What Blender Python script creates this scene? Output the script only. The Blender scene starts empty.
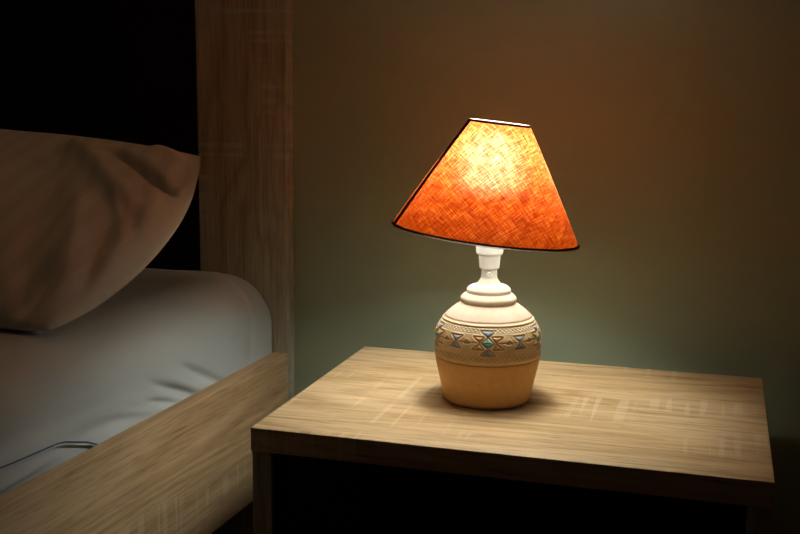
import bpy, bmesh, math, random
import numpy as np
from mathutils import Vector, Matrix

random.seed(4)
COL = bpy.context.scene.collection
# the wall and the bed stand square to each other, the nightstand is turned about 2 degrees off them
ROOM = Matrix.Translation((0, .085, 0)) @ Matrix.Rotation(-math.radians(2.24), 4, 'Z')
XF = ROOM

# ------------------------------------------------------------------ helpers
def tag(o, label=None, cat=None, group=None, kind=None):
    if label: o['label'] = label
    if cat: o['category'] = cat
    if group: o['group'] = group
    if kind: o['kind'] = kind
    return o

def empty(name, loc, label, cat):
    o = bpy.data.objects.new(name, None)
    o.empty_display_size = 0.05
    COL.objects.link(o)
    o.location = XF @ Vector(loc) if XF is not None else loc
    return tag(o, label, cat)

def link(name, me, mat, parent=None, smooth=False):
    """World-space mesh -> object; the parent is unrotated so we only shift by its location."""
    if smooth:
        for p in me.polygons: p.use_smooth = True
    if XF is not None: me.transform(XF)
    o = bpy.data.objects.new(name, me)
    COL.objects.link(o)
    if mat is not None: me.materials.append(mat)
    if parent is not None:
        o.parent = parent
        root = parent
        off = Vector((0, 0, 0))
        while root is not None:
            off += root.location
            root = root.parent
        o.location = -off
    return o

def add_box(bm, x0, x1, y0, y1, z0, z1, bevel=0.0):
    vs = [bm.verts.new((x, y, z)) for x in (x0, x1) for y in (y0, y1) for z in (z0, z1)]
    f = [(0, 1, 3, 2), (4, 6, 7, 5), (0, 4, 5, 1), (2, 3, 7, 6), (0, 2, 6, 4), (1, 5, 7, 3)]
    fs = [bm.faces.new([vs[i] for i in q]) for q in f]
    if bevel > 0:
        es = list({e for q in fs for e in q.edges})
        bmesh.ops.bevel(bm, geom=es, offset=bevel, segments=2, profile=0.6, affect='EDGES')
    return vs

def box(name, x, y, z, mat, parent=None, bevel=0.0012):
    bm = bmesh.new()
    add_box(bm, *x, *y, *z, bevel)
    bmesh.ops.recalc_face_normals(bm, faces=bm.faces)
    me = bpy.data.meshes.new(name)
    bm.to_mesh(me); bm.free()
    return link(name, me, mat, parent)

def lathe_mesh(name, prof, seg=96, M=None, close=False):
    """Revolve (r,z) profile about z."""
    bm = bmesh.new()
    rings = []
    for r, z in prof:
        if r < 1e-6:
            rings.append([bm.verts.new((0, 0, z))])
        else:
            rings.append([bm.verts.new((r*math.cos(a), r*math.sin(a), z))
                          for a in [2*math.pi*i/seg for i in range(seg)]])
    pairs = list(zip(rings[:-1], rings[1:]))
    if close: pairs.append((rings[-1], rings[0]))
    for a, b in pairs:
        for i in range(seg):
            j = (i+1) % seg
            if len(a) == 1 and len(b) == 1: continue
            if len(a) == 1: bm.faces.new((a[0], b[j], b[i]))
            elif len(b) == 1: bm.faces.new((a[i], a[j], b[0]))
            else: bm.faces.new((a[i], a[j], b[j], b[i]))
    bmesh.ops.recalc_face_normals(bm, faces=bm.faces)
    me = bpy.data.meshes.new(name)
    if M is not None: bm.transform(M)
    bm.to_mesh(me); bm.free()
    return me

def tube_mesh(name, pts, r, seg=10):
    bm = bmesh.new()
    rings = []
    pts = [Vector(p) for p in pts]
    for i, p in enumerate(pts):
        t = (pts[min(i+1, len(pts)-1)] - pts[max(i-1, 0)]).normalized()
        a = t.orthogonal().normalized() if i == 0 else (a - t*a.dot(t)).normalized()
        b = t.cross(a)
        rings.append([bm.verts.new(p + r*(a*math.cos(q)+b*math.sin(q)))
                      for q in [2*math.pi*k/seg for k in range(seg)]])
    for A, B in zip(rings[:-1], rings[1:]):
        for k in range(seg):
            bm.faces.new((A[k], A[(k+1) % seg], B[(k+1) % seg], B[k]))
    bm.faces.new(rings[0][::-1]); bm.faces.new(rings[-1])
    bmesh.ops.recalc_face_normals(bm, faces=bm.faces)
    me = bpy.data.meshes.new(name)
    bm.to_mesh(me); bm.free()
    return me

def grid_mesh(name, X, wrap_u=False):
    """X: (nu,nv,3) array -> quad mesh"""
    nu, nv = X.shape[:2]
    me = bpy.data.meshes.new(name)
    idx = np.arange(nu*nv).reshape(nu, nv)
    a = idx if wrap_u else idx[:-1]
    b = np.roll(idx, -1, 0) if wrap_u else idx[1:]
    f = np.stack([a[:, :-1], b[:, :-1], b[:, 1:], a[:, 1:]], -1).reshape(-1, 4)
    me.from_pydata(X.reshape(-1, 3).tolist(), [], f.tolist())
    me.update()
    return me

# ------------------------------------------------------------------ materials
class NT:
    def __init__(s, name):
        s.m = bpy.data.materials.new(name); s.m.use_nodes = True
        s.t = s.m.node_tree; s.t.nodes.clear()
        s.out = s.n('ShaderNodeOutputMaterial')
    def n(s, typ, **kw):
        nd = s.t.nodes.new(typ)
        for k, v in kw.items():
            if k.startswith('i_'):
                k = k[2:]
                k = int(k) if k.isdigit() else k.replace('_', ' ')
                nd.inputs[k].default_value = v
            else: setattr(nd, k, v)
        return nd
    def l(s, a, b): s.t.links.new(a, b)
    def val(s, nd, inp, src):
        if hasattr(src, 'is_output') or isinstance(src, bpy.types.NodeSocket): s.l(src, nd.inputs[inp])
        else: nd.inputs[inp].default_value = src
    def math(s, op, a, b=0.0, clamp=False):
        nd = s.n('ShaderNodeMath', operation=op, use_clamp=clamp)
        s.val(nd, 0, a); s.val(nd, 1, b)
        return nd.outputs[0]
    def mix(s, fac, a, b, mode='MIX'):
        nd = s.n('ShaderNodeMix', data_type='RGBA', blend_type=mode)
        s.val(nd, 0, fac); s.val(nd, 6, a); s.val(nd, 7, b)
        return nd.outputs[2]
    def noise(s, vec, scale, rot=(0, 0, 0), loc=(0, 0, 0), detail=3.0, rough=0.5, dist=0.0):
        if any(rot):                      # turn first, stretch afterwards
            m0 = s.n('ShaderNodeMapping'); m0.inputs['Rotation'].default_value = rot
            s.l(vec, m0.inputs['Vector']); vec = m0.outputs[0]
        mp = s.n('ShaderNodeMapping'); mp.inputs['Scale'].default_value = scale
        mp.inputs['Location'].default_value = loc
        s.l(vec, mp.inputs['Vector'])
        nz = s.n('ShaderNodeTexNoise', i_Scale=1.0, i_Detail=detail, i_Roughness=rough, i_Distortion=dist)
        s.l(mp.outputs[0], nz.inputs['Vector'])
        return nz.outputs['Fac']
    def ramp(s, fac, stops):
        nd = s.n('ShaderNodeValToRGB')
        cr = nd.color_ramp
        while len(cr.elements) < len(stops): cr.elements.new(0.5)
        for e, (p, c) in zip(cr.elements, stops):
            e.position = p; e.color = (*c, 1) if len(c) == 3 else c
        s.l(fac, nd.inputs[0])
        return nd.outputs[0]
    def bump(s, h, strength=0.3, dist=0.001):
        nd = s.n('ShaderNodeBump', i_Strength=strength, i_Distance=dist)
        s.l(h, nd.inputs['Height'])
        return nd.outputs[0]
    def bsdf(s, col, rough=0.6, spec=0.4, normal=None, **kw):
        nd = s.n('ShaderNodeBsdfPrincipled')
        s.val(nd, 'Base Color', col); s.val(nd, 'Roughness', rough)
        nd.inputs['Specular IOR Level'].default_value = spec
        for k, v in kw.items(): nd.inputs[k].default_value = v
        if normal is not None: s.l(normal, nd.inputs['Normal'])
        return nd.outputs[0]
    def done(s, sh):
        s.l(sh, s.out.inputs['Surface']); return s.m

def g3(v): return (v, v, v)

def oak(name, axis, tint=(1, 1, 1), seed=0.0, PATCH=0.0, LONG=1.0, FINE=1.0):
    """Sonoma oak laminate: long fibres, cathedral figure, pale saw marks across the grain."""
    k = NT(name)
    tc = k.n('ShaderNodeTexCoord')
    geo = k.n('ShaderNodeNewGeometry')
    vec = geo.outputs['Position']
    def sc(a, c):                       # along-grain / across-grain scale
        s = [c, c, c]; s['xyz'.index(axis)] = a*LONG if a < 40 else a
        return tuple(s)
    L = (seed*1.7, seed*2.3, seed*3.1)
    fig = k.noise(vec, sc(1.6, 11), loc=L, detail=3, rough=.45, dist=.7)
    rings = k.math('ADD', k.math('MULTIPLY', k.math('SINE', k.math('MULTIPLY', fig, 58.0)), .5), .5)
    broad = k.noise(vec, sc(1.3, 8), loc=(L[0]+2, L[1], L[2]), detail=2)
    fib = k.noise(vec, sc(12, 330*FINE), loc=L, detail=4, rough=.65)
    pores = k.noise(vec, sc(30, 480*FINE), loc=L, detail=2)
    saw = k.noise(vec, sc(125, 4), loc=L, detail=0)
    patch = k.noise(vec, sc(5, 11), loc=(L[0]+3+PATCH, L[1], L[2]), detail=2)
    st = k.noise(vec, sc(3.0, 95), loc=(L[0]+7, L[1], L[2]), detail=3, rough=.6, dist=.4)
    def c(r, g, b): return (r*tint[0], g*tint[1], b*tint[2])
    base = k.ramp(broad, [(.30, c(.44, .295, .150)), (.5, c(.56, .405, .235)), (.68, c(.66, .51, .335))])
    ringc = k.ramp(rings, [(0, c(.38, .245, .115)), (.30, c(.54, .385, .215)), (1, c(.62, .465, .29))])
    col = k.mix(.50, base, ringc)
    col = k.mix(.80, col, k.ramp(fib, [(.32, g3(.66)), (.5, g3(1.0)), (.70, g3(1.14))]), 'MULTIPLY')
    col = k.mix(.75, col, k.ramp(pores, [(.30, (.60, .56, .52)), (.40, g3(1))]), 'MULTIPLY')
    col = k.mix(.65, col, k.ramp(st, [(.30, (.74, .68, .62)), (.46, (.98, .97, .95)), (.62, (1.05, 1.05, 1.05))]), 'MULTIPLY')
    sm = k.ramp(saw, [(.58, g3(0)), (.63, g3(1))])
    pm = k.ramp(patch, [(.52, g3(0)), (.60, g3(1))])
    smk = k.math('MULTIPLY', k.math('MULTIPLY', sm, pm), .26)
    col = k.mix(smk, col, (.82*tint[0], .72*tint[1], .58*tint[2], 1))
    h = k.math('ADD', k.math('MULTIPLY', fib, .6), pores)
    return k.done(k.bsdf(col, .55, .3, k.bump(h, .25, .0006)))

OAK_X = oak('oak_grain_across', 'x', tint=(1.04, 1.0, .93), seed=1.0, PATCH=1.3, LONG=1.0, FINE=.55)
OAK_Y = oak('oak_grain_lengthwise', 'y', tint=(.97, .93, .90), seed=2.4, LONG=.42)
OAK_Z = oak('oak_grain_upright', 'z', tint=(.72, .89, 1.10), seed=3.2, FINE=1.2)

def wall_mat():
    k = NT('sage_wall_paint')
    vec = k.n('ShaderNodeNewGeometry').outputs['Position']
    a = k.noise(vec, (3, 3, 3), detail=3)
    col = k.ramp(a, [(.3, (.285, .328, .222)), (.7, (.305, .350, .240))])
    h = k.noise(vec, (420, 420, 420), detail=3)
    return k.done(k.bsdf(col, .75, .2, k.bump(h, .18, .0006)))

def floor_mat():
    k = NT('dark_carpet')
    vec = k.n('ShaderNodeNewGeometry').outputs['Position']
    a = k.noise(vec, (300, 300, 300), detail=4)
    col = k.ramp(a, [(.3, (.010, .009, .010)), (.7, (.022, .020, .021))])
    return k.done(k.bsdf(col, .95, .1, k.bump(a, .6, .003)))

def leather_mat(name='black_leatherette'):
    k = NT(name)
    vec = k.n('ShaderNodeNewGeometry').outputs['Position']
    v = k.n('ShaderNodeTexVoronoi', i_Scale=420.0)
    k.l(vec, v.inputs['Vector'])
    return k.done(k.bsdf((.0070, .0065, .0095, 1), .62, .18, k.bump(v.outputs['Distance'], .3, .0008)))

def cotton_mat(name, c0, c1, stripe=False, fine=900):
    k = NT(name)
    vec = k.n('ShaderNodeNewGeometry').outputs['Position']
    a = k.noise(vec, (9, 9, 9), detail=3)
    col = k.ramp(a, [(.3, c0), (.7, c1)])
    rough = .85
    if stripe:
        uv = k.n('ShaderNodeUVMap'); uv.uv_map = 'UVMap'
        sx = k.n('ShaderNodeSeparateXYZ'); k.l(uv.outputs[0], sx.inputs[0])
        w = k.math('SINE', k.math('MULTIPLY', sx.outputs[0], 2*math.pi*26))
        w = k.math('GREATER_THAN', w, 0.0)
        col = k.mix(k.math('MULTIPLY', w, .22), col, (.42, .39, .36, 1))
    h = k.noise(vec, (fine, fine, fine), detail=2)
    nd = k.bsdf(col, rough, .2, k.bump(h, .12, .0005))
    return k.done(nd)

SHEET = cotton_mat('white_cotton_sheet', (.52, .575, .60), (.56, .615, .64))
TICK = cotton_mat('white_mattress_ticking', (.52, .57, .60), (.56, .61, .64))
PILLOW = cotton_mat('satin_stripe_pillowcase', (.62, .61, .59), (.68, .67, .65), stripe=True)

def plain(name, col, rough=.5, spec=.4, **kw):
    k = NT(name)
    vec = k.n('ShaderNodeNewGeometry').outputs['Position']
    a = k.noise(vec, (60, 60, 60), detail=2)
    c = k.mix(a, (*[q*.93 for q in col], 1), (*[min(1, q*1.06) for q in col], 1))
    return k.done(k.bsdf(c, rough, spec, **kw))

WHITE_PL = plain('white_plastic', (.88, .88, .87), .35, .5)
DARK_TRIM = plain('dark_brown_binding', (.030, .012, .008), .7, .2)
STEEL = plain('steel_wire', (.55, .52, .5), .35, .5, Metallic=1.0)
BLUE_T = plain('blue_hem_thread', (.10, .12, .30), .8, .2)
CUP = plain('dark_drawer_body', (.02, .018, .018), .6, .2)

def ceramic_mat():
    k = NT('painted_terracotta_glaze')
    at = k.n('ShaderNodeAttribute', attribute_name='paint')
    vec = k.n('ShaderNodeNewGeometry').outputs['Position']
    a = k.noise(vec, (120, 120, 120), detail=4)
    m = k.ramp(a, [(.3, g3(.93)), (.7, g3(1.04))])
    col = k.mix(1.0, at.outputs['Color'], m, 'MULTIPLY')
    return k.done(k.bsdf(col, .62, .3, k.bump(a, .06, .0005)))
CERAMIC = ceramic_mat()

def shade_mat():
    k = NT('orange_linen')
    uv = k.n('ShaderNodeUVMap'); uv.uv_map = 'UVMap'
    vec = uv.outputs[0]           # metres on the developed cone
    P, Q = (0, 0, math.radians(42)), (0, 0, math.radians(-47))
    t1 = k.noise(vec, (100, 1350, 1), rot=P, detail=2, rough=.6)
    t2 = k.noise(vec, (100, 1350, 1), rot=Q, loc=(5, 2, 0), detail=2, rough=.6)
    slub = k.noise(vec, (60, 760, 1), rot=P, loc=(1, 9, 0), detail=2)
    slub2 = k.noise(vec, (60, 760, 1), rot=Q, loc=(8, 9, 0), detail=2)
    blot = k.noise(vec, (45, 45, 1), detail=4, rough=.6)
    w = k.math('ADD', t1, t2)
    w = k.math('ADD', w, k.math('MULTIPLY', slub, 1.5))
    w = k.math('ADD', w, k.math('MULTIPLY', slub2, 1.5))
    w = k.math('ADD', w, k.math('MULTIPLY', blot, .5))
    w = k.math('DIVIDE', w, 5.5)
    tr = k.ramp(w, [(.40, (.036, .0018, .0001)), (.475, (.080, .0064, .0002)), (.525, (.125, .0150, .0006)), (.61, (.24, .052, .0050))])
    fc = k.ramp(w, [(.41, (.0024, .0009, .0002)), (.50, (.0080, .0066, .0036)), (.60, (.017, .0165, .0125))])
    tl = k.n('ShaderNodeBsdfTranslucent'); k.l(tr, tl.inputs['Color'])
    rf = k.n('ShaderNodeBsdfRefraction', i_Roughness=1.0, i_IOR=1.30); k.l(fc, rf.inputs['Color'])
    geo = k.n('ShaderNodeNewGeometry')
    dc = k.mix(geo.outputs['Backfacing'], (.12, .016, .003, 1), (.50, .46, .40, 1))   # orange cloth outside, pale lining inside
    df = k.n('ShaderNodeBsdfDiffuse'); k.l(dc, df.inputs['Color'])
    a1 = k.n('ShaderNodeAddShader'); k.l(tl.outputs[0], a1.inputs[0]); k.l(rf.outputs[0], a1.inputs[1])
    ad = k.n('ShaderNodeAddShader'); k.l(a1.outputs[0], ad.inputs[0]); k.l(df.outputs[0], ad.inputs[1])
    b = k.bump(w, .35, .0006)
    k.l(b, df.inputs['Normal'])
    return k.done(ad.outputs[0])
LINEN = shade_mat()

def glow_mat(strength):
    k = NT('lit_bulb_glass')
    e = k.n('ShaderNodeEmission', i_Strength=strength)
    e.inputs['Color'].default_value = (.97, 1.0, .93, 1)
    return k.done(e.outputs[0])
BULB = glow_mat(127.0)

# ------------------------------------------------------------------ setting
FLOOR_Z = -0.45
w = box('wall_back', (-2.2, 2.2), (0.0, .10), (FLOOR_Z, 2.05), wall_mat(), bevel=0); tag(w, kind='structure')
fl = box('floor', (-2.2, 2.2), (-3.2, 0.0), (FLOOR_Z-.05, FLOOR_Z), floor_mat(), bevel=0); tag(fl, kind='structure')

# ------------------------------------------------------------------ nightstand
XF = None
NW, ND, NT_ = 0.50, 0.366, 0.0245
ns = empty('nightstand', (NW/2, -ND/2, FLOOR_Z),
           'oak finish nightstand with black drawer front, standing beside the bed under the lamp', 'nightstand')
box('table_top', (0, NW), (-ND, -.001), (-NT_, 0), OAK_X, ns, .0008)
for x0, x1 in ((.001, .0215), (NW-.0215, NW-.001)):
    box('side_panel', (x0, x1), (-ND+.0012, -.003), (FLOOR_Z, -NT_), OAK_Z, ns, .0008)
box('back_panel', (.0216, NW-.0216), (-.012, -.004), (FLOOR_Z+.04, -NT_), OAK_X, ns, .0005)
box('base_panel', (.0216, NW-.0216), (-ND+.012, -.013), (FLOOR_Z+.05, FLOOR_Z+.07), OAK_X, ns, .0008)
LEATHER = leather_mat()
for z0, z1 in ((-.2215, -NT_-.003), (-.374, -.2255)):
    d = box('drawer', (.0245, NW-.0245), (-ND+.0065, -ND+.0225), (z0, z1), LEATHER, ns, .0015)
    tag(d, 'black drawer front')
    bm = bmesh.new()
    x0, x1, y0, y1, a, b = .03, NW-.03, -ND+.0226, -.03, z0+.012, z1-.02
    add_box(bm, x0, x1, y0, y1, a, a+.008)
    for q in ((x0, x0+.01, y0, y1), (x1-.01, x1, y0, y1), (x0+.01, x1-.01, y1-.01, y1)):
        add_box(bm, *q, a+.008, b)
    me = bpy.data.meshes.new('drawer_box'); bm.to_mesh(me); bm.free()
    link('drawer_box', me, CUP, d)

# ------------------------------------------------------------------ bed frame
XF = ROOM
BX0, BX1 = -1.75, -.1362
BL = 2.06
bed = empty('bed_frame', ((BX0+BX1)/2, -BL/2, FLOOR_Z),
            'oak finish bed frame with black padded headboard panel against the green wall', 'bed')
for x0, x1 in ((-.2725, BX1), (BX0, BX0+.1363)):
    box('headboard_post', (x0, x1), (-.0262, -.001), (FLOOR_Z, .66), OAK_Z, bed, .0008)
box('headboard_top_rail', (BX0+.1368, -.2730), (-.0262, -.001), (.56, .66), OAK_X, bed, .0008)
hp = box('headboard_panel', (BX0+.1368, -.2730), (-.0215, -.004), (FLOOR_Z+.2, .5595), LEATHER, bed, .002)
tag(hp, 'black leatherette headboard panel')
RT, RB = -.0352, -.214
for x0, x1 in ((-.1570, BX1), (BX0, BX0+.0208)):
    box('side_rail', (x0, x1), (-BL, -.0266), (RB, RT), OAK_Y, bed, .0014)
box('foot_rail', (BX0+.0212, -.1574), (-BL, -BL+.034), (RB, RT), OAK_X, bed, .0008)
box('slat_base', (BX0+.0212, -.1574), (-BL+.035, -.03), (RB+.01, RB+.04), OAK_X, bed, .0008)
for x in (BX0+.10, -.28):
    for y in (-BL+.2, -.25):
        box('leg', (x, x+.06), (y-.03, y+.03), (FLOOR_Z, RB), OAK_Z, bed, .001)

# ------------------------------------------------------------------ mattress and fitted sheet
def smooth(e0, e1, x):
    t = np.clip((x-e0)/(e1-e0), 0, 1); return t*t*(3-2*t)
SIDE_X = -.1590
def profile(n_top=70, n_arc=26, n_side=40, ztop=.0775, zbot=-.12, R=.064, inset=0.0):
    """cross-section from the middle of the bed out to the right side and down"""
    cx = SIDE_X - inset; zt = ztop - inset
    pts = []
    ax, az = .080, .070
    for x in np.linspace(BX0+.026+inset, cx-ax, n_top): pts.append((x, zt, 0, 1))
    for a in np.linspace(0, math.pi/2, n_arc)[1:]:
        pts.append((cx-ax+ax*math.sin(a)**.92, zt-az+az*math.cos(a)**.92 if a < math.pi/2-1e-6 else zt-az, math.sin(a), math.cos(a)))
    for z in np.linspace(zt-az, zbot, n_side)[1:]: pts.append((cx, z, 1, 0))
    return np.array(pts)

Y0, Y1 = -.0295, -BL+.04
def bed_surface(inset, ny=420, zbot=-.12, hem=None, wrinkle=True):
    pr = profile(inset=inset, zbot=zbot)
    ys = Y0 + (Y1-Y0)*np.linspace(0, 1, ny)**1.35
    G = np.zeros((ny, len(pr), 3))
    for i, y in enumerate(ys):
        x, z, nx, nz = pr.T
        x = x.copy(); z = z.copy()
        if hem is not None:
            hz = hem(y)
            side = nx > .999
            zt = z[side][0] if side.any() else 0
            lo = z[side]
            z[side] = zt + (lo-zt)*((zt-hz)/(zt-lo[-1]))
        d = np.zeros_like(x)
        if wrinkle:
            # rounded head end, soft sag along the rim
            e = math.exp(-((y-Y0)/.020)**2)
            d -= .004*e*np.clip(nz*2, 0, 1)
            # sheet drawn in above the rail
            for (yc, zc, sy, sz, amp, sl) in WR:
                yy = y - yc - sl*(z-zc)
                d += amp*np.exp(-(yy/sy)**2-((z-zc)/sz)**2)*np.where(x > -.45, 1, 0)*np.clip(nx*1.4, 0, 1)
            for (xa, ya, xb, yb, wd, amp) in TOPW:
                # crease segment on the top
                vx, vy = xb-xa, yb-ya; L = math.hypot(vx, vy)
                t = ((x-xa)*vx+(y-ya)*vy)/L/L
                dist = ((x-xa)*-vy+(y-ya)*vx)/L
                d += amp*np.exp(-(dist/wd)**2)*smooth(-.1, .25, t)*(1-smooth(.75, 1.1, t))*np.clip(nz*1.5, 0, 1)
        # the side swells out over the rail toward the foot
        bul = .0165*float(smooth(-.48, -.66, np.array(y))*smooth(Y1+.02, Y1+.15, np.array(y)))*smooth(-.0385, -.026, z)*(1-smooth(.0, .06, z))
        d = d + bul*np.clip(nx, 0, 1)*(nx > .2)
        G[i, :, 0] = x + nx*d; G[i, :, 1] = y; G[i, :, 2] = z + nz*d
    return G
WR = [(-.225, -.020, .012, .020, -.0075, -2.0), (-.295, -.020, .012, .018, -.0085, -2.2), (-.262, -.022, .018, .018, .003, -2.0),
      (-.345, -.020, .022, .016, .002, -2.6), (-.42, -.022, .05, .010, -.004, -3.0), (-.325, -.027, .012, .010, -.0065, -2.6), (-.375, -.024, .020, .010, .003, -3.0),
      (-.68, .016, .16, .012, -.007, -6.0), (-.82, .044, .16, .016, .004, -4.0),
      (-.080, .0, .010, .06, .0014, .12), (-.094, .0, .0035, .05, -.0028, .12)]
TOPW = [(-.42, -.10, -.20, -.045, .012, .0035), (-.50, -.16, -.18, -.075, .010, -.0025), (-.9, -.5, -.25, -.33, .02, .0012),
        (-.23, -.06, -.14, -.09, .006, .003)]
hemz = lambda y: float(np.interp(y, [-2.1, -1.2, -.80, -.645, -.52, -.47, -.42, -.30], [.03, .025, .008, -.004, -.0168, -.033, -.06, -.075]))
G = bed_surface(0.0, hem=hemz)
me = grid_mesh('fitted_sheet', G)
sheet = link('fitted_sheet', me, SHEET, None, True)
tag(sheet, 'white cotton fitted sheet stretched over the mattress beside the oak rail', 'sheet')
hp_ = [G[i, -1] + np.array([.0006, 0, .0035]) for i in range(0, G.shape[0], 3) if G[i, -1][1] < -.42]
link('hem_stitching', tube_mesh('hem_stitching', hp_, .0007, 6), BLUE_T, sheet, True)
tag(sheet.children[0], 'blue stitched line along the hem')
Gm = bed_surface(.0042, zbot=-.140, ny=420)
# close the mattress: left side, underside, ends
me = grid_mesh('mattress', Gm)
bm = bmesh.new(); bm.from_mesh(me)
edges = [e for e in bm.edges if e.is_boundary]
n_old = len(bm.faces)
ext = bmesh.ops.extrude_edge_only(bm, edges=edges)
for v in [g for g in ext['geom'] if isinstance(g, bmesh.types.BMVert)]: v.co.z = -.1425
bmesh.ops.holes_fill(bm, edges=[e for e in bm.edges if e.is_boundary], sides=0)
bmesh.ops.recalc_face_normals(bm, faces=bm.faces)
bm.to_mesh(me); bm.free()
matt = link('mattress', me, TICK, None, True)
tag(matt, 'white mattress showing below the sheet hem, lying in the oak bed frame', 'mattress')

# ------------------------------------------------------------------ pillow
def pillow():
    nu, nv = 150, 120
    A = np.array((-.204, -.470, .0850)); B = np.array((-.222, -.110, .246))
    C = np.array((-.90, -.110, .276)); D = np.array((-.86, -.50, .0850))
    u = np.linspace(0, 1, nu)[:, None]; v = np.linspace(0, 1, nv)[None, :]
    def surf(sign):
        uu = u + 0*v; vv = v + 0*u
        P = ((1-uu)*(1-vv))[..., None]*A + ((1-uu)*vv)[..., None]*B + (uu*vv)[..., None]*C + (uu*(1-vv))[..., None]*D
        n = np.cross(D-A, B-A); n /= np.linalg.norm(n)
        if n[2] < 0: n = -n
        a = 2*uu-1; b = 2*vv-1
        prof = np.clip((1-np.abs(a)**3.0), 0, 1)**.52*np.clip((1-np.abs(b)**2.6), 0, 1)**.55
        T = .072 if sign > 0 else .070
        # edges of the case pull in between the corners
        e1 = (A-D)/np.linalg.norm(A-D); e2 = (B-A)/np.linalg.norm(B-A)
        P = P + ((1-b**2)*np.clip(1-2*uu, 0, 1)*.044)[..., None]*e1
        P = P - ((1-a**2)*(vv-.5)*.03)[..., None]*e2
        h = T*prof
        if sign > 0:
            def seg(ua, va, ub, vb, wd, amp, taper=.2):
                # anisotropy: u spans .59 m, v spans .35 m
                X = (uu-ua)*.68; Y = (vv-va)*.46; vx = (ub-ua)*.68; vy = (vb-va)*.46
                L = math.hypot(vx, vy); t = (X*vx+Y*vy)/L/L; dd = (X*-vy+Y*vx)/L
                return amp*np.exp(-(dd/wd)**2)*smooth(-taper, taper, t)*(1-smooth(1-taper, 1+taper, t))
            for s in STROKES: h = h + seg(*s)*np.clip(prof*3, 0, 1)
            rs = np.random.RandomState(3)
            for q in range(26):
                ua, va = rs.uniform(.02, .95), rs.uniform(.05, .95); an = rs.normal(1.1, .5); L = rs.uniform(.08, .22)
                h = h + seg(ua, va, ua+L*math.cos(an)*.7, va+L*math.sin(an), rs.uniform(.006, .014), rs.uniform(-.0022, .0022))*prof
        P = P + (sign*h)[..., None]*n
        if sign < 0: P[..., 2] = np.maximum(P[..., 2], .0805)
        else: P[..., 2] = np.maximum(P[..., 2], .0810)
        P[..., 1] = np.minimum(P[..., 1], -.0275)
        return P
    Pt, Pb = surf(1), surf(-1)
    V = []; F = []; UV = []
    it = np.arange(nu*nv).reshape(nu, nv)
    ib = it + nu*nv
    ib = ib.copy()
    edge = np.zeros((nu, nv), bool); edge[0] = edge[-1] = True; edge[:, 0] = edge[:, -1] = True
    ib[edge] = it[edge]
    V = np.concatenate([Pt.reshape(-1, 3), Pb.reshape(-1, 3)])
    for I, fl_ in ((it, False), (ib, True)):
        f = np.stack([I[:-1, :-1], I[1:, :-1], I[1:, 1:], I[:-1, 1:]], -1).reshape(-1, 4)
        if not fl_: f = f[:, ::-1]
        F.append(f)
    F = np.concatenate(F)
    me = bpy.data.meshes.new('pillow')
    me.from_pydata(V.tolist(), [], F.tolist()); me.update()
    uvl = me.uv_layers.new(name='UVMap')
    uvs = np.stack(np.broadcast_arrays(u + 0*v, v + 0*u), -1).reshape(-1, 2)
    uvs = np.concatenate([uvs, uvs])
    li = np.zeros(len(me.loops), int); me.loops.foreach_get('vertex_index', li)
    uvl.data.foreach_set('uv', uvs[li].ravel())
    bm = bmesh.new(); bm.from_mesh(me)
    bmesh.ops.delete(bm, geom=[q for q in bm.verts if not q.link_faces], context='VERTS')
    bmesh.ops.recalc_face_normals(bm, faces=bm.faces)
    bm.to_mesh(me); bm.free()
    return me
STROKES = [
    # (u, v) start, end, half width, height, taper
    (.205, .76, .055, .50, .016, .020, .15),     # long soft ridge from the top edge down toward the side
    (.150, .82, .026, .66, .010, -.034, .12),   # valley behind the ridge, below the corner flap
    (.085, .90, .020, .90, .016, .008, .3),     # the flap itself
    (.020, .72, .004, .97, .006, -.014, .2),    # fold running up to the corner tip
    (.120, .66, .050, .46, .006, -.006, .2),
    (.035, .62, .012, .42, .007, .007, .3),
    (.060, .60, .030, .42, .004, -.005, .2),
    (.100, .54, .036, .32, .007, -.007, .2),
    (.130, .48, .060, .20, .010, .006, .3),
    (.050, .34, .016, .14, .006, -.006, .2),
    (.036, .40, .010, .24, .006, .004, .2),
    (.170, .47, .110, .12, .014, -.010, .3),
    (.085, .18, .060, .01, .012, -.016, .3),
    (.260, .80, .200, .55, .016, -.010, .3),
    (.30, .60, .22, .20, .020, .008, .3),
]
pl = link('pillow', pillow(), PILLOW, None, True)
tag(pl, 'large beige striped pillow leaning on the black headboard, creased at its corner', 'pillow')

# ------------------------------------------------------------------ table lamp
XF = None
LX, LY = .2044, -.1901
lamp = empty('table_lamp', (LX, LY, 0),
             'lit table lamp with tilted orange linen shade and patterned clay base on the nightstand', 'lamp')
yaw = 0.28677677
RIGHT = Vector((math.cos(yaw), math.sin(yaw), 0))     # across the lamp as it faces the room
TOCAM = Vector((math.sin(yaw), -math.cos(yaw), 0))
FRONT = math.atan2(TOCAM.y, TOCAM.x)

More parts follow.
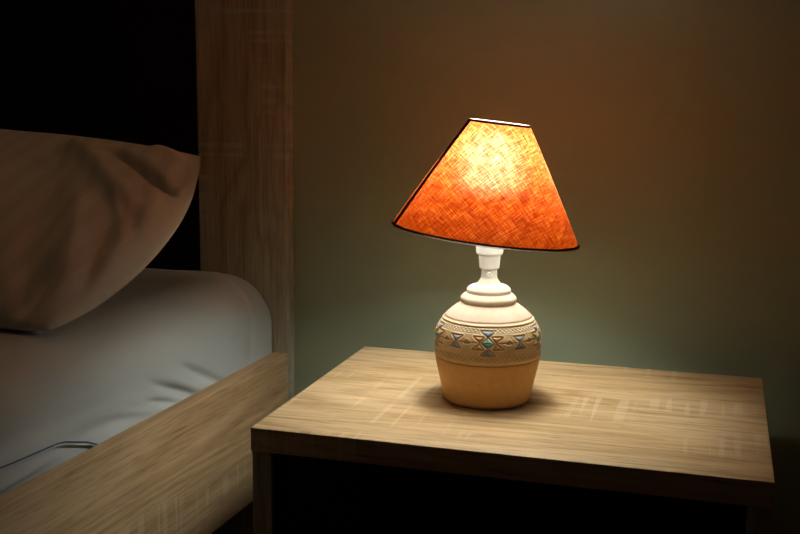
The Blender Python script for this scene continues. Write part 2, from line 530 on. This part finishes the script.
def vase():
    prof = [(0, .0430), (.0015, .0460), (.0045, .0479), (.0120, .0496), (.0248, .0528), (.0439, .0570), (.0585, .0588), (.0698, .0588),
            (.0780, .0575), (.0855, .0544), (.0951, .0474), (.1010, .0410), (.1058, .0345), (.1090, .0290)]
    zs, rs = np.array(prof).T
    # monotone-ish smooth interpolation through dense linear + blur
    zz = np.linspace(0, .109, 1500); rr = np.interp(zz, zs, rs)
    ker = np.hanning(91); ker /= ker.sum()
    pad = 45
    r2 = np.convolve(np.concatenate([2*rr[0]-rr[pad:0:-1], rr, 2*rr[-1]-rr[-2:-pad-2:-1]]), ker, 'valid')
    low = zz < .006
    r2[low] = np.interp(zz[low], zs, rs)
    Z = np.concatenate([np.linspace(0, .045, 70, endpoint=False), np.linspace(.045, .0955, 150, endpoint=False), np.linspace(.0955, .109, 24)])
    R = np.interp(Z, zz, r2)
    N = 960
    th = np.arange(N)*2*math.pi/N
    TH, ZZ = np.meshgrid(th, Z, indexing='ij')
    RR = np.broadcast_to(R, TH.shape).copy()
    cream = np.array((.585, .44, .35)); ridgec = np.array((.72, .57, .38)); band = np.array((.80, .545, .285)); low_c = np.array((.84, .475, .165))
    colr = np.zeros(TH.shape+(3,))
    colr[:] = low_c
    kband = smooth(.0475, .056, ZZ)[..., None]; colr = colr*(1-kband)+band*kband
    kz = smooth(.0815, .085, ZZ)[..., None]; colr = colr*(1-kz)+ridgec*kz
    kc = smooth(.0925, .0935, ZZ)[..., None]; colr = colr*(1-kc)+cream*kc
    disp = np.zeros(TH.shape)
    def mult(mask, c):
        nonlocal colr
        colr = colr*(1-mask[..., None]*(1-np.array(c)))
    # raised cords and grooves
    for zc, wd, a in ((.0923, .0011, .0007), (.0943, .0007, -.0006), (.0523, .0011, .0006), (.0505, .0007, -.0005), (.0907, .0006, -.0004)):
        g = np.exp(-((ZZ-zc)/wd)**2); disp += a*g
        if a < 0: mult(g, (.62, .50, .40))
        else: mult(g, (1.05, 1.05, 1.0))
    # zig-zag bands
    for zc, hh, nz in ((.0877, .0018, 35), (.0583, .0022, 33)):
        ph = (TH*nz/(2*math.pi)) % 1.0
        tri = (np.abs(ph-.5)*4-1)*hh
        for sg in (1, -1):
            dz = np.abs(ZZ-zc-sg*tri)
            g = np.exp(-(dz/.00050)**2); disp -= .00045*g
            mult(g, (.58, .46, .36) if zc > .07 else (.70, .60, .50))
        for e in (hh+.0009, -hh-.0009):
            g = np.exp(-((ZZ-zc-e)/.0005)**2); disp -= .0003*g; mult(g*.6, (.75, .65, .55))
    # woven star and hourglass motifs
    U = .00124; VV = .00110; zc = .0752
    blue = np.array((.30, .34, .44)); teal = np.array((.21, .45, .38)); rust = np.array((.76, .38, .13))
    def sd_poly(px, py, poly):
        n = len(poly); d = np.full(px.shape, 1e9); inside = np.zeros(px.shape, bool)
        for i in range(n):
            x1, y1 = poly[i]; x2, y2 = poly[(i+1) % n]
            ex, ey = x2-x1, y2-y1
            t = np.clip(((px-x1)*ex+(py-y1)*ey)/(ex*ex+ey*ey), 0, 1)
            d = np.minimum(d, np.hypot(px-x1-t*ex, py-y1-t*ey))
            cond = ((y1 > py) != (y2 > py)) & (px < (x2-x1)*(py-y1)/((y2-y1) if y2 != y1 else 1e-9)+x1)
            inside ^= cond
        return np.where(inside, -d, d)
    def stamp(ang, shapes, lines):
        nonlocal colr, disp
        da = (TH-ang+math.pi) % (2*math.pi)-math.pi
        S = da*.0575/U; Tt = (ZZ-zc)/VV
        m = (np.abs(S) < 24) & (np.abs(Tt) < 16)
        s, t = S[m], Tt[m]
        best = np.full(s.shape, 1e9); cc = colr[m]; dd = np.zeros(s.shape)
        for poly, c in shapes:
            d = sd_poly(s, t, poly); best = np.minimum(best, d)
            k = np.clip(-d/.5, 0, 1)[:, None]; cc = cc*(1-k)+c*k
            dd += .00075*np.clip(-d/2.0, 0, 1)
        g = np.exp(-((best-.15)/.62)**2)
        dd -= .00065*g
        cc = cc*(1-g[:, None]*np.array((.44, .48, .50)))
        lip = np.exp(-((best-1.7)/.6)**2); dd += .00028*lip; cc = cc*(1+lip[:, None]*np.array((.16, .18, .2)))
        for x1, x2, y0, wd in lines:
            k = np.exp(-((t-y0)/wd)**2)*smooth(x1-.8, x1+.8, s)*(1-smooth(x2-.8, x2+.8, s))
            dd -= .0005*k; cc = cc*(1-.42*k[:, None])
        colr[m] = cc; tmp = disp[m]; disp[m] = tmp+dd
    F_ = FRONT - math.radians(4.4)
    up = -1
    big = [([(-5.6, 0), (0, 5), (5.6, 0), (0, -5)], teal),
           ([(-6.8, 11.0), (6.8, 11.0), (0, 5.6)], blue), ([(-6.0, -11.4), (6.0, -11.4), (0, -5.6)], blue),
           ([(-12.4, 5.8), (-3.6, 5.8), (-7.0, .6)], rust), ([(12.4, 5.8), (3.6, 5.8), (7.0, .6)], rust),
           ([(-13.2, -5.8), (-4.2, -5.8), (-7.2, -.6)], rust), ([(13.2, -5.8), (4.2, -5.8), (7.2, -.6)], rust)]
    small = [([(-5.6, 5.6), (5.6, 5.6), (0, .2)], blue), ([(-5.2, -5.8), (5.2, -5.8), (0, -.2)], blue)]
    for i in range(5):
        stamp(F_+i*2*math.pi/5, big, [(-20, -7.5, .1, .55), (7.5, 20, .1, .55), (-5, 5, 0, .5)])
        stamp(F_+(i+.5)*2*math.pi/5, small, [(-9.5, -1.5, .1, .5), (1.5, 9.5, .1, .5)])
        for sg in (1, -1):
            stamp(F_+i*2*math.pi/5+sg*18.5*U/.0575, [([(-2.2, -.6), (2.2, -.6), (0, 1.8)], band*.8)], [])
    RR = RR + disp
    RR = RR*.992
    X = np.stack([LX+RR*np.cos(TH), LY+RR*np.sin(TH), ZZ+.0004], -1)
    me = grid_mesh('clay_body', X, wrap_u=True)
    ca = me.color_attributes.new('paint', 'FLOAT_COLOR', 'POINT')
    ca.data.foreach_set('color', np.concatenate([np.clip(colr, 0, 1), np.ones(TH.shape+(1,))], -1).reshape(-1).astype(np.float32))
    # foot underside
    bm = bmesh.new(); bm.from_mesh(me)
    bmesh.ops.holes_fill(bm, edges=[e for e in bm.edges if e.is_boundary and e.verts[0].co.z < .01], sides=0)
    bmesh.ops.recalc_face_normals(bm, faces=bm.faces)
    bm.to_mesh(me); bm.free()
    return me
body = link('clay_body', vase(), CERAMIC, lamp, True)
tag(body, 'tan clay body with carved blue, teal and rust woven motifs')

def smooth_prof(pts, n=6):
    """Catmull-Rom through (r,z) points"""
    out = []
    for i in range(len(pts)-1):
        p0 = pts[max(i-1, 0)]; p1 = pts[i]; p2 = pts[i+1]; p3 = pts[min(i+2, len(pts)-1)]
        for j in range(n):
            t = j/n
            out.append(tuple(.5*((2*p1[k])+(-p0[k]+p2[k])*t+(2*p0[k]-5*p1[k]+4*p2[k]-p3[k])*t*t+(-p0[k]+3*p1[k]-3*p2[k]+p3[k])*t**3) for k in (0, 1)))
    out.append(pts[-1]); return out
MV = Matrix.Translation((LX, LY, 0))
def cap_paint(me, stops):
    n = len(me.vertices); co = np.zeros(n*3); me.vertices.foreach_get('co', co); z = co.reshape(-1, 3)[:, 2]
    zs = [s[0] for s in stops]
    c = np.stack([np.interp(z, zs, [s[1][k] for s in stops]) for k in range(3)]+[np.ones(n)], -1)
    ca = me.color_attributes.new('paint', 'FLOAT_COLOR', 'POINT'); ca.data.foreach_set('color', c.ravel().astype(np.float32))
me = lathe_mesh('stepped_collar', smooth_prof([(.0275, .1075), (.0292, .1090), (.0304, .1120), (.0300, .1150), (.0268, .1182), (.0243, .1196),
                                               (.0240, .1212), (.0236, .1240), (.0205, .1270), (.0150, .1290), (.0128, .1302), (.0110, .1325),
                                               (.0092, .1355), (.0086, .1385), (.0084, .1470)], 5), 96, MV)
cap_paint(me, [(.1075, (.52, .30, .12)), (.1098, (.60, .40, .20)), (.1112, (.60, .48, .37)), (.120, (.62, .52, .42)), (.130, (.68, .62, .55)), (.140, (.74, .72, .69))])
link('stepped_collar', me, CERAMIC, lamp, True)
tag(lamp.children[-1], 'cream stepped collar and neck')
# white socket
sp = [(.0084, .1462), (.0104, .1466), (.0108, .1474), (.0119, .1608), (.0119, .1614), (.0136, .1617), (.0146, .1640), (.0148, .1690), (.0148, .1790),
      (.0138, .1800), (.0125, .1800), (.0125, .1700), (0, .1700)]
me = lathe_mesh('socket', sp, 64, MV)
sock = link('socket', me, WHITE_PL, lamp)
m_ = sock.modifiers.new('b', 'BEVEL'); m_.width = .0006; m_.segments = 2; m_.limit_method = 'ANGLE'
tag(sock, 'white plastic bulb socket')
c0 = Vector((LX, LY, .1405)) + TOCAM*.0078 - RIGHT*.0006
M = Matrix.Translation(c0) @ Vector((0, 0, 1)).rotation_difference(TOCAM).to_matrix().to_4x4()
sc_ = link('screw', lathe_mesh('screw', [(0, 0), (.0027, 0), (.0027, .0016), (.0021, .0022), (.0012, .0022), (.0010, .0015), (0, .0015)], 24, M), WHITE_PL, lamp)
tag(sc_, 'small round white screw on the neck')

# bulb + shade share the shade's leaning axis
TILT = math.radians(6.3)
AX = (Vector((0, 0, 1))*math.cos(TILT) + RIGHT*math.sin(TILT) + TOCAM*(-.002)).normalized()
BC = Vector((LX, LY, .1853)) + RIGHT*(-.0058) + TOCAM*.004
MS = Matrix.Translation(BC) @ Vector((0, 0, 1)).rotation_difference(AX).to_matrix().to_4x4()
RB_, RTOP, SH = .1002, .0326, .1180
bulb_c = Vector((LX, LY, .1700)) 
bp = smooth_prof([(0, .1715), (.0115, .1716), (.0120, .185), (.0125, .205), (.0150, .215), (.0215, .238), (.0262, .258), (.0245, .274), (.0150, .2850), (0, .2885)], 5)
bp = [(max(0, r), z) for r, z in bp]
glass_z = .230
gl = [(r, z) for r, z in bp if z >= glass_z]; gl = [(0, gl[0][1])] + gl
MB = Matrix.Translation(Vector((LX, LY, 0)) - TOCAM*.008)
link('bulb', lathe_mesh('bulb', gl, 32, MB), BULB, lamp, True)
tag(lamp.children[-1], 'glowing light bulb')
bs = [(r, z) for r, z in bp if z < glass_z] + [(0, glass_z-.0005)]
link('bulb_base', lathe_mesh('bulb_base', bs, 32, Matrix.Translation(Vector((LX, LY, 0)) - TOCAM*.0005)), WHITE_PL, lamp, True)

def shade():
    N, K = 240, 40
    sl = math.hypot(RB_-RTOP, SH); half = math.asin((RB_-RTOP)/sl)
    a0 = FRONT + math.pi      # seam of the developed cloth faces the wall
    V = []; UV = []
    for i in range(N+1):
        th = a0 + 2*math.pi*i/N
        for j in range(K+1):
            t = j/K; r = RB_+(RTOP-RB_)*t
            bulge = .0008*math.sin(math.pi*t)
            V.append(MS @ Vector(((r+bulge)*math.cos(th), (r+bulge)*math.sin(th), SH*t)))
            s = r/math.sin(half); ph = (i/N-.5)*2*math.pi*math.sin(half)
            UV.append((s*math.sin(ph), s*math.cos(ph)))
    F = []
    for i in range(N):
        for j in range(K):
            a = i*(K+1)+j; F.append((a, a+K+1, a+K+2, a+1))
    me = bpy.data.meshes.new('lamp_shade'); me.from_pydata(V, [], F); me.update()
    uvl = me.uv_layers.new(name='UVMap')
    for lp in me.loops: uvl.data[lp.index].uv = UV[lp.vertex_index]
    return me
sh = link('lamp_shade', shade(), LINEN, lamp, True)
tag(sh, 'orange linen cone shade glowing from inside')
def cone_r(z): return RB_+(RTOP-RB_)*z/SH
def band(name, z0, z1, t=.0011):
    pr = [(cone_r(z0)+t, z0), (cone_r(z1)+t, z1), (cone_r(z1)-t, z1+.0002), (cone_r(z0)-t, z0-.0002)]
    return lathe_mesh(name, pr, 160, MS, close=True)
b = link('binding', band('binding', -.0006, .0013, .0009), DARK_TRIM, sh, True); tag(b, 'dark binding along the lower rim')
b = link('binding', band('binding', SH-.0012, SH+.0003, .0007), DARK_TRIM, sh, True); tag(b, 'thin dark binding along the upper rim')
PALE = plain('pale_rim_tape', (.70, .52, .42), .6, .3)
b = link('rim_tape', lathe_mesh('rim_tape', [(RTOP+.0010, SH+.0006), (RTOP+.0010, SH+.0011), (RTOP-.0008, SH+.0011), (RTOP-.0008, SH+.0004)], 120, MS, close=True), PALE, sh, True)
tag(b, 'pale tape on the upper edge')
b = link('rim_tape', lathe_mesh('rim_tape', [(RB_+.0006, -.0019), (RB_+.0006, -.0009), (RB_-.0012, -.0009), (RB_-.0012, -.0019)], 160, MS, close=True), PALE, sh, True)
tag(b, 'pale tape on the lower edge')
# overlapped side seam, toward the bed
ls = FRONT - math.radians(80)
ls = math.atan2((-RIGHT).y, (-RIGHT).x) + math.radians(11)
V = []; F = []
K = 24
for j in range(K+1):
    z = SH*j/K; r = cone_r(z)+.0008*math.sin(math.pi*j/K)
    for da, dr in ((-.0050, .0008), (.0050, .0008), (.0050, -.0004), (-.0050, -.0004)):
        th = ls + da/r
        V.append(MS @ Vector(((r+dr)*math.cos(th), (r+dr)*math.sin(th), z)))
for j in range(K):
    for q in range(4):
        a = 4*j+q; b_ = 4*j+(q+1) % 4; F.append((a, b_, b_+4, a+4))
me = bpy.data.meshes.new('seam'); me.from_pydata(V, [], F); me.update()
b = link('seam', me, DARK_TRIM, sh); tag(b, 'dark side seam')
# wire carrier from the upper rim to the bulb
ring_z = SH-.004
for kx in range(3):
    th = FRONT + math.radians(60+120*kx)
    p0 = MS @ Vector((cone_r(ring_z)*.97*math.cos(th), cone_r(ring_z)*.97*math.sin(th), ring_z))
    p1 = Vector((LX+.012*math.cos(th), LY+.012*math.sin(th), .2895)) - TOCAM*.008
    pm = (p0+p1)/2
    link('shade_carrier', tube_mesh('shade_carrier', [p0, pm, p1], .0009, 8), STEEL, sh, True)

# ------------------------------------------------------------------ light
wd = bpy.data.worlds.new('World'); bpy.context.scene.world = wd; wd.use_nodes = True
bg = wd.node_tree.nodes['Background']
bg.inputs[0].default_value = (1.0, .70, .45, 1); bg.inputs[1].default_value = .010

# added warm fill lamp overhead, keeps the pillow and upper wall from going black
al = bpy.data.lights.new('overhead_fill', 'AREA'); al.shape = 'DISK'; al.size = .8; al.energy = 1.5; al.color = (1.0, .50, .22)
ao = bpy.data.objects.new('overhead_fill', al); COL.objects.link(ao); ao.location = (-.05, -.40, 1.85)
ao.rotation_euler = (0, 0, 0)

# ------------------------------------------------------------------ camera
cam = bpy.data.cameras.new('Camera'); cam.sensor_width = 36; cam.lens = 36*1086.4817/800
cam.clip_start = .01
co = bpy.data.objects.new('Camera', cam); COL.objects.link(co)
pitch, roll = -0.16500197, 0.00930667
cy, sy = math.cos(yaw), math.sin(yaw)
fw = Vector((-sy*math.cos(pitch), cy*math.cos(pitch), math.sin(pitch)))
r0 = Vector((cy, sy, 0)); u0 = r0.cross(fw)
r = math.cos(roll)*r0 + math.sin(roll)*u0; up = -math.sin(roll)*r0 + math.cos(roll)*u0
co.matrix_world = Matrix(((r.x, up.x, -fw.x, 0.4401344), (r.y, up.y, -fw.y, -1.33192839), (r.z, up.z, -fw.z, 0.34018817), (0, 0, 0, 1)))
sc = bpy.context.scene
sc.camera = co
sc.view_settings.view_transform = 'Standard'
sc.view_settings.look = 'None'
sc.view_settings.exposure = 0.0
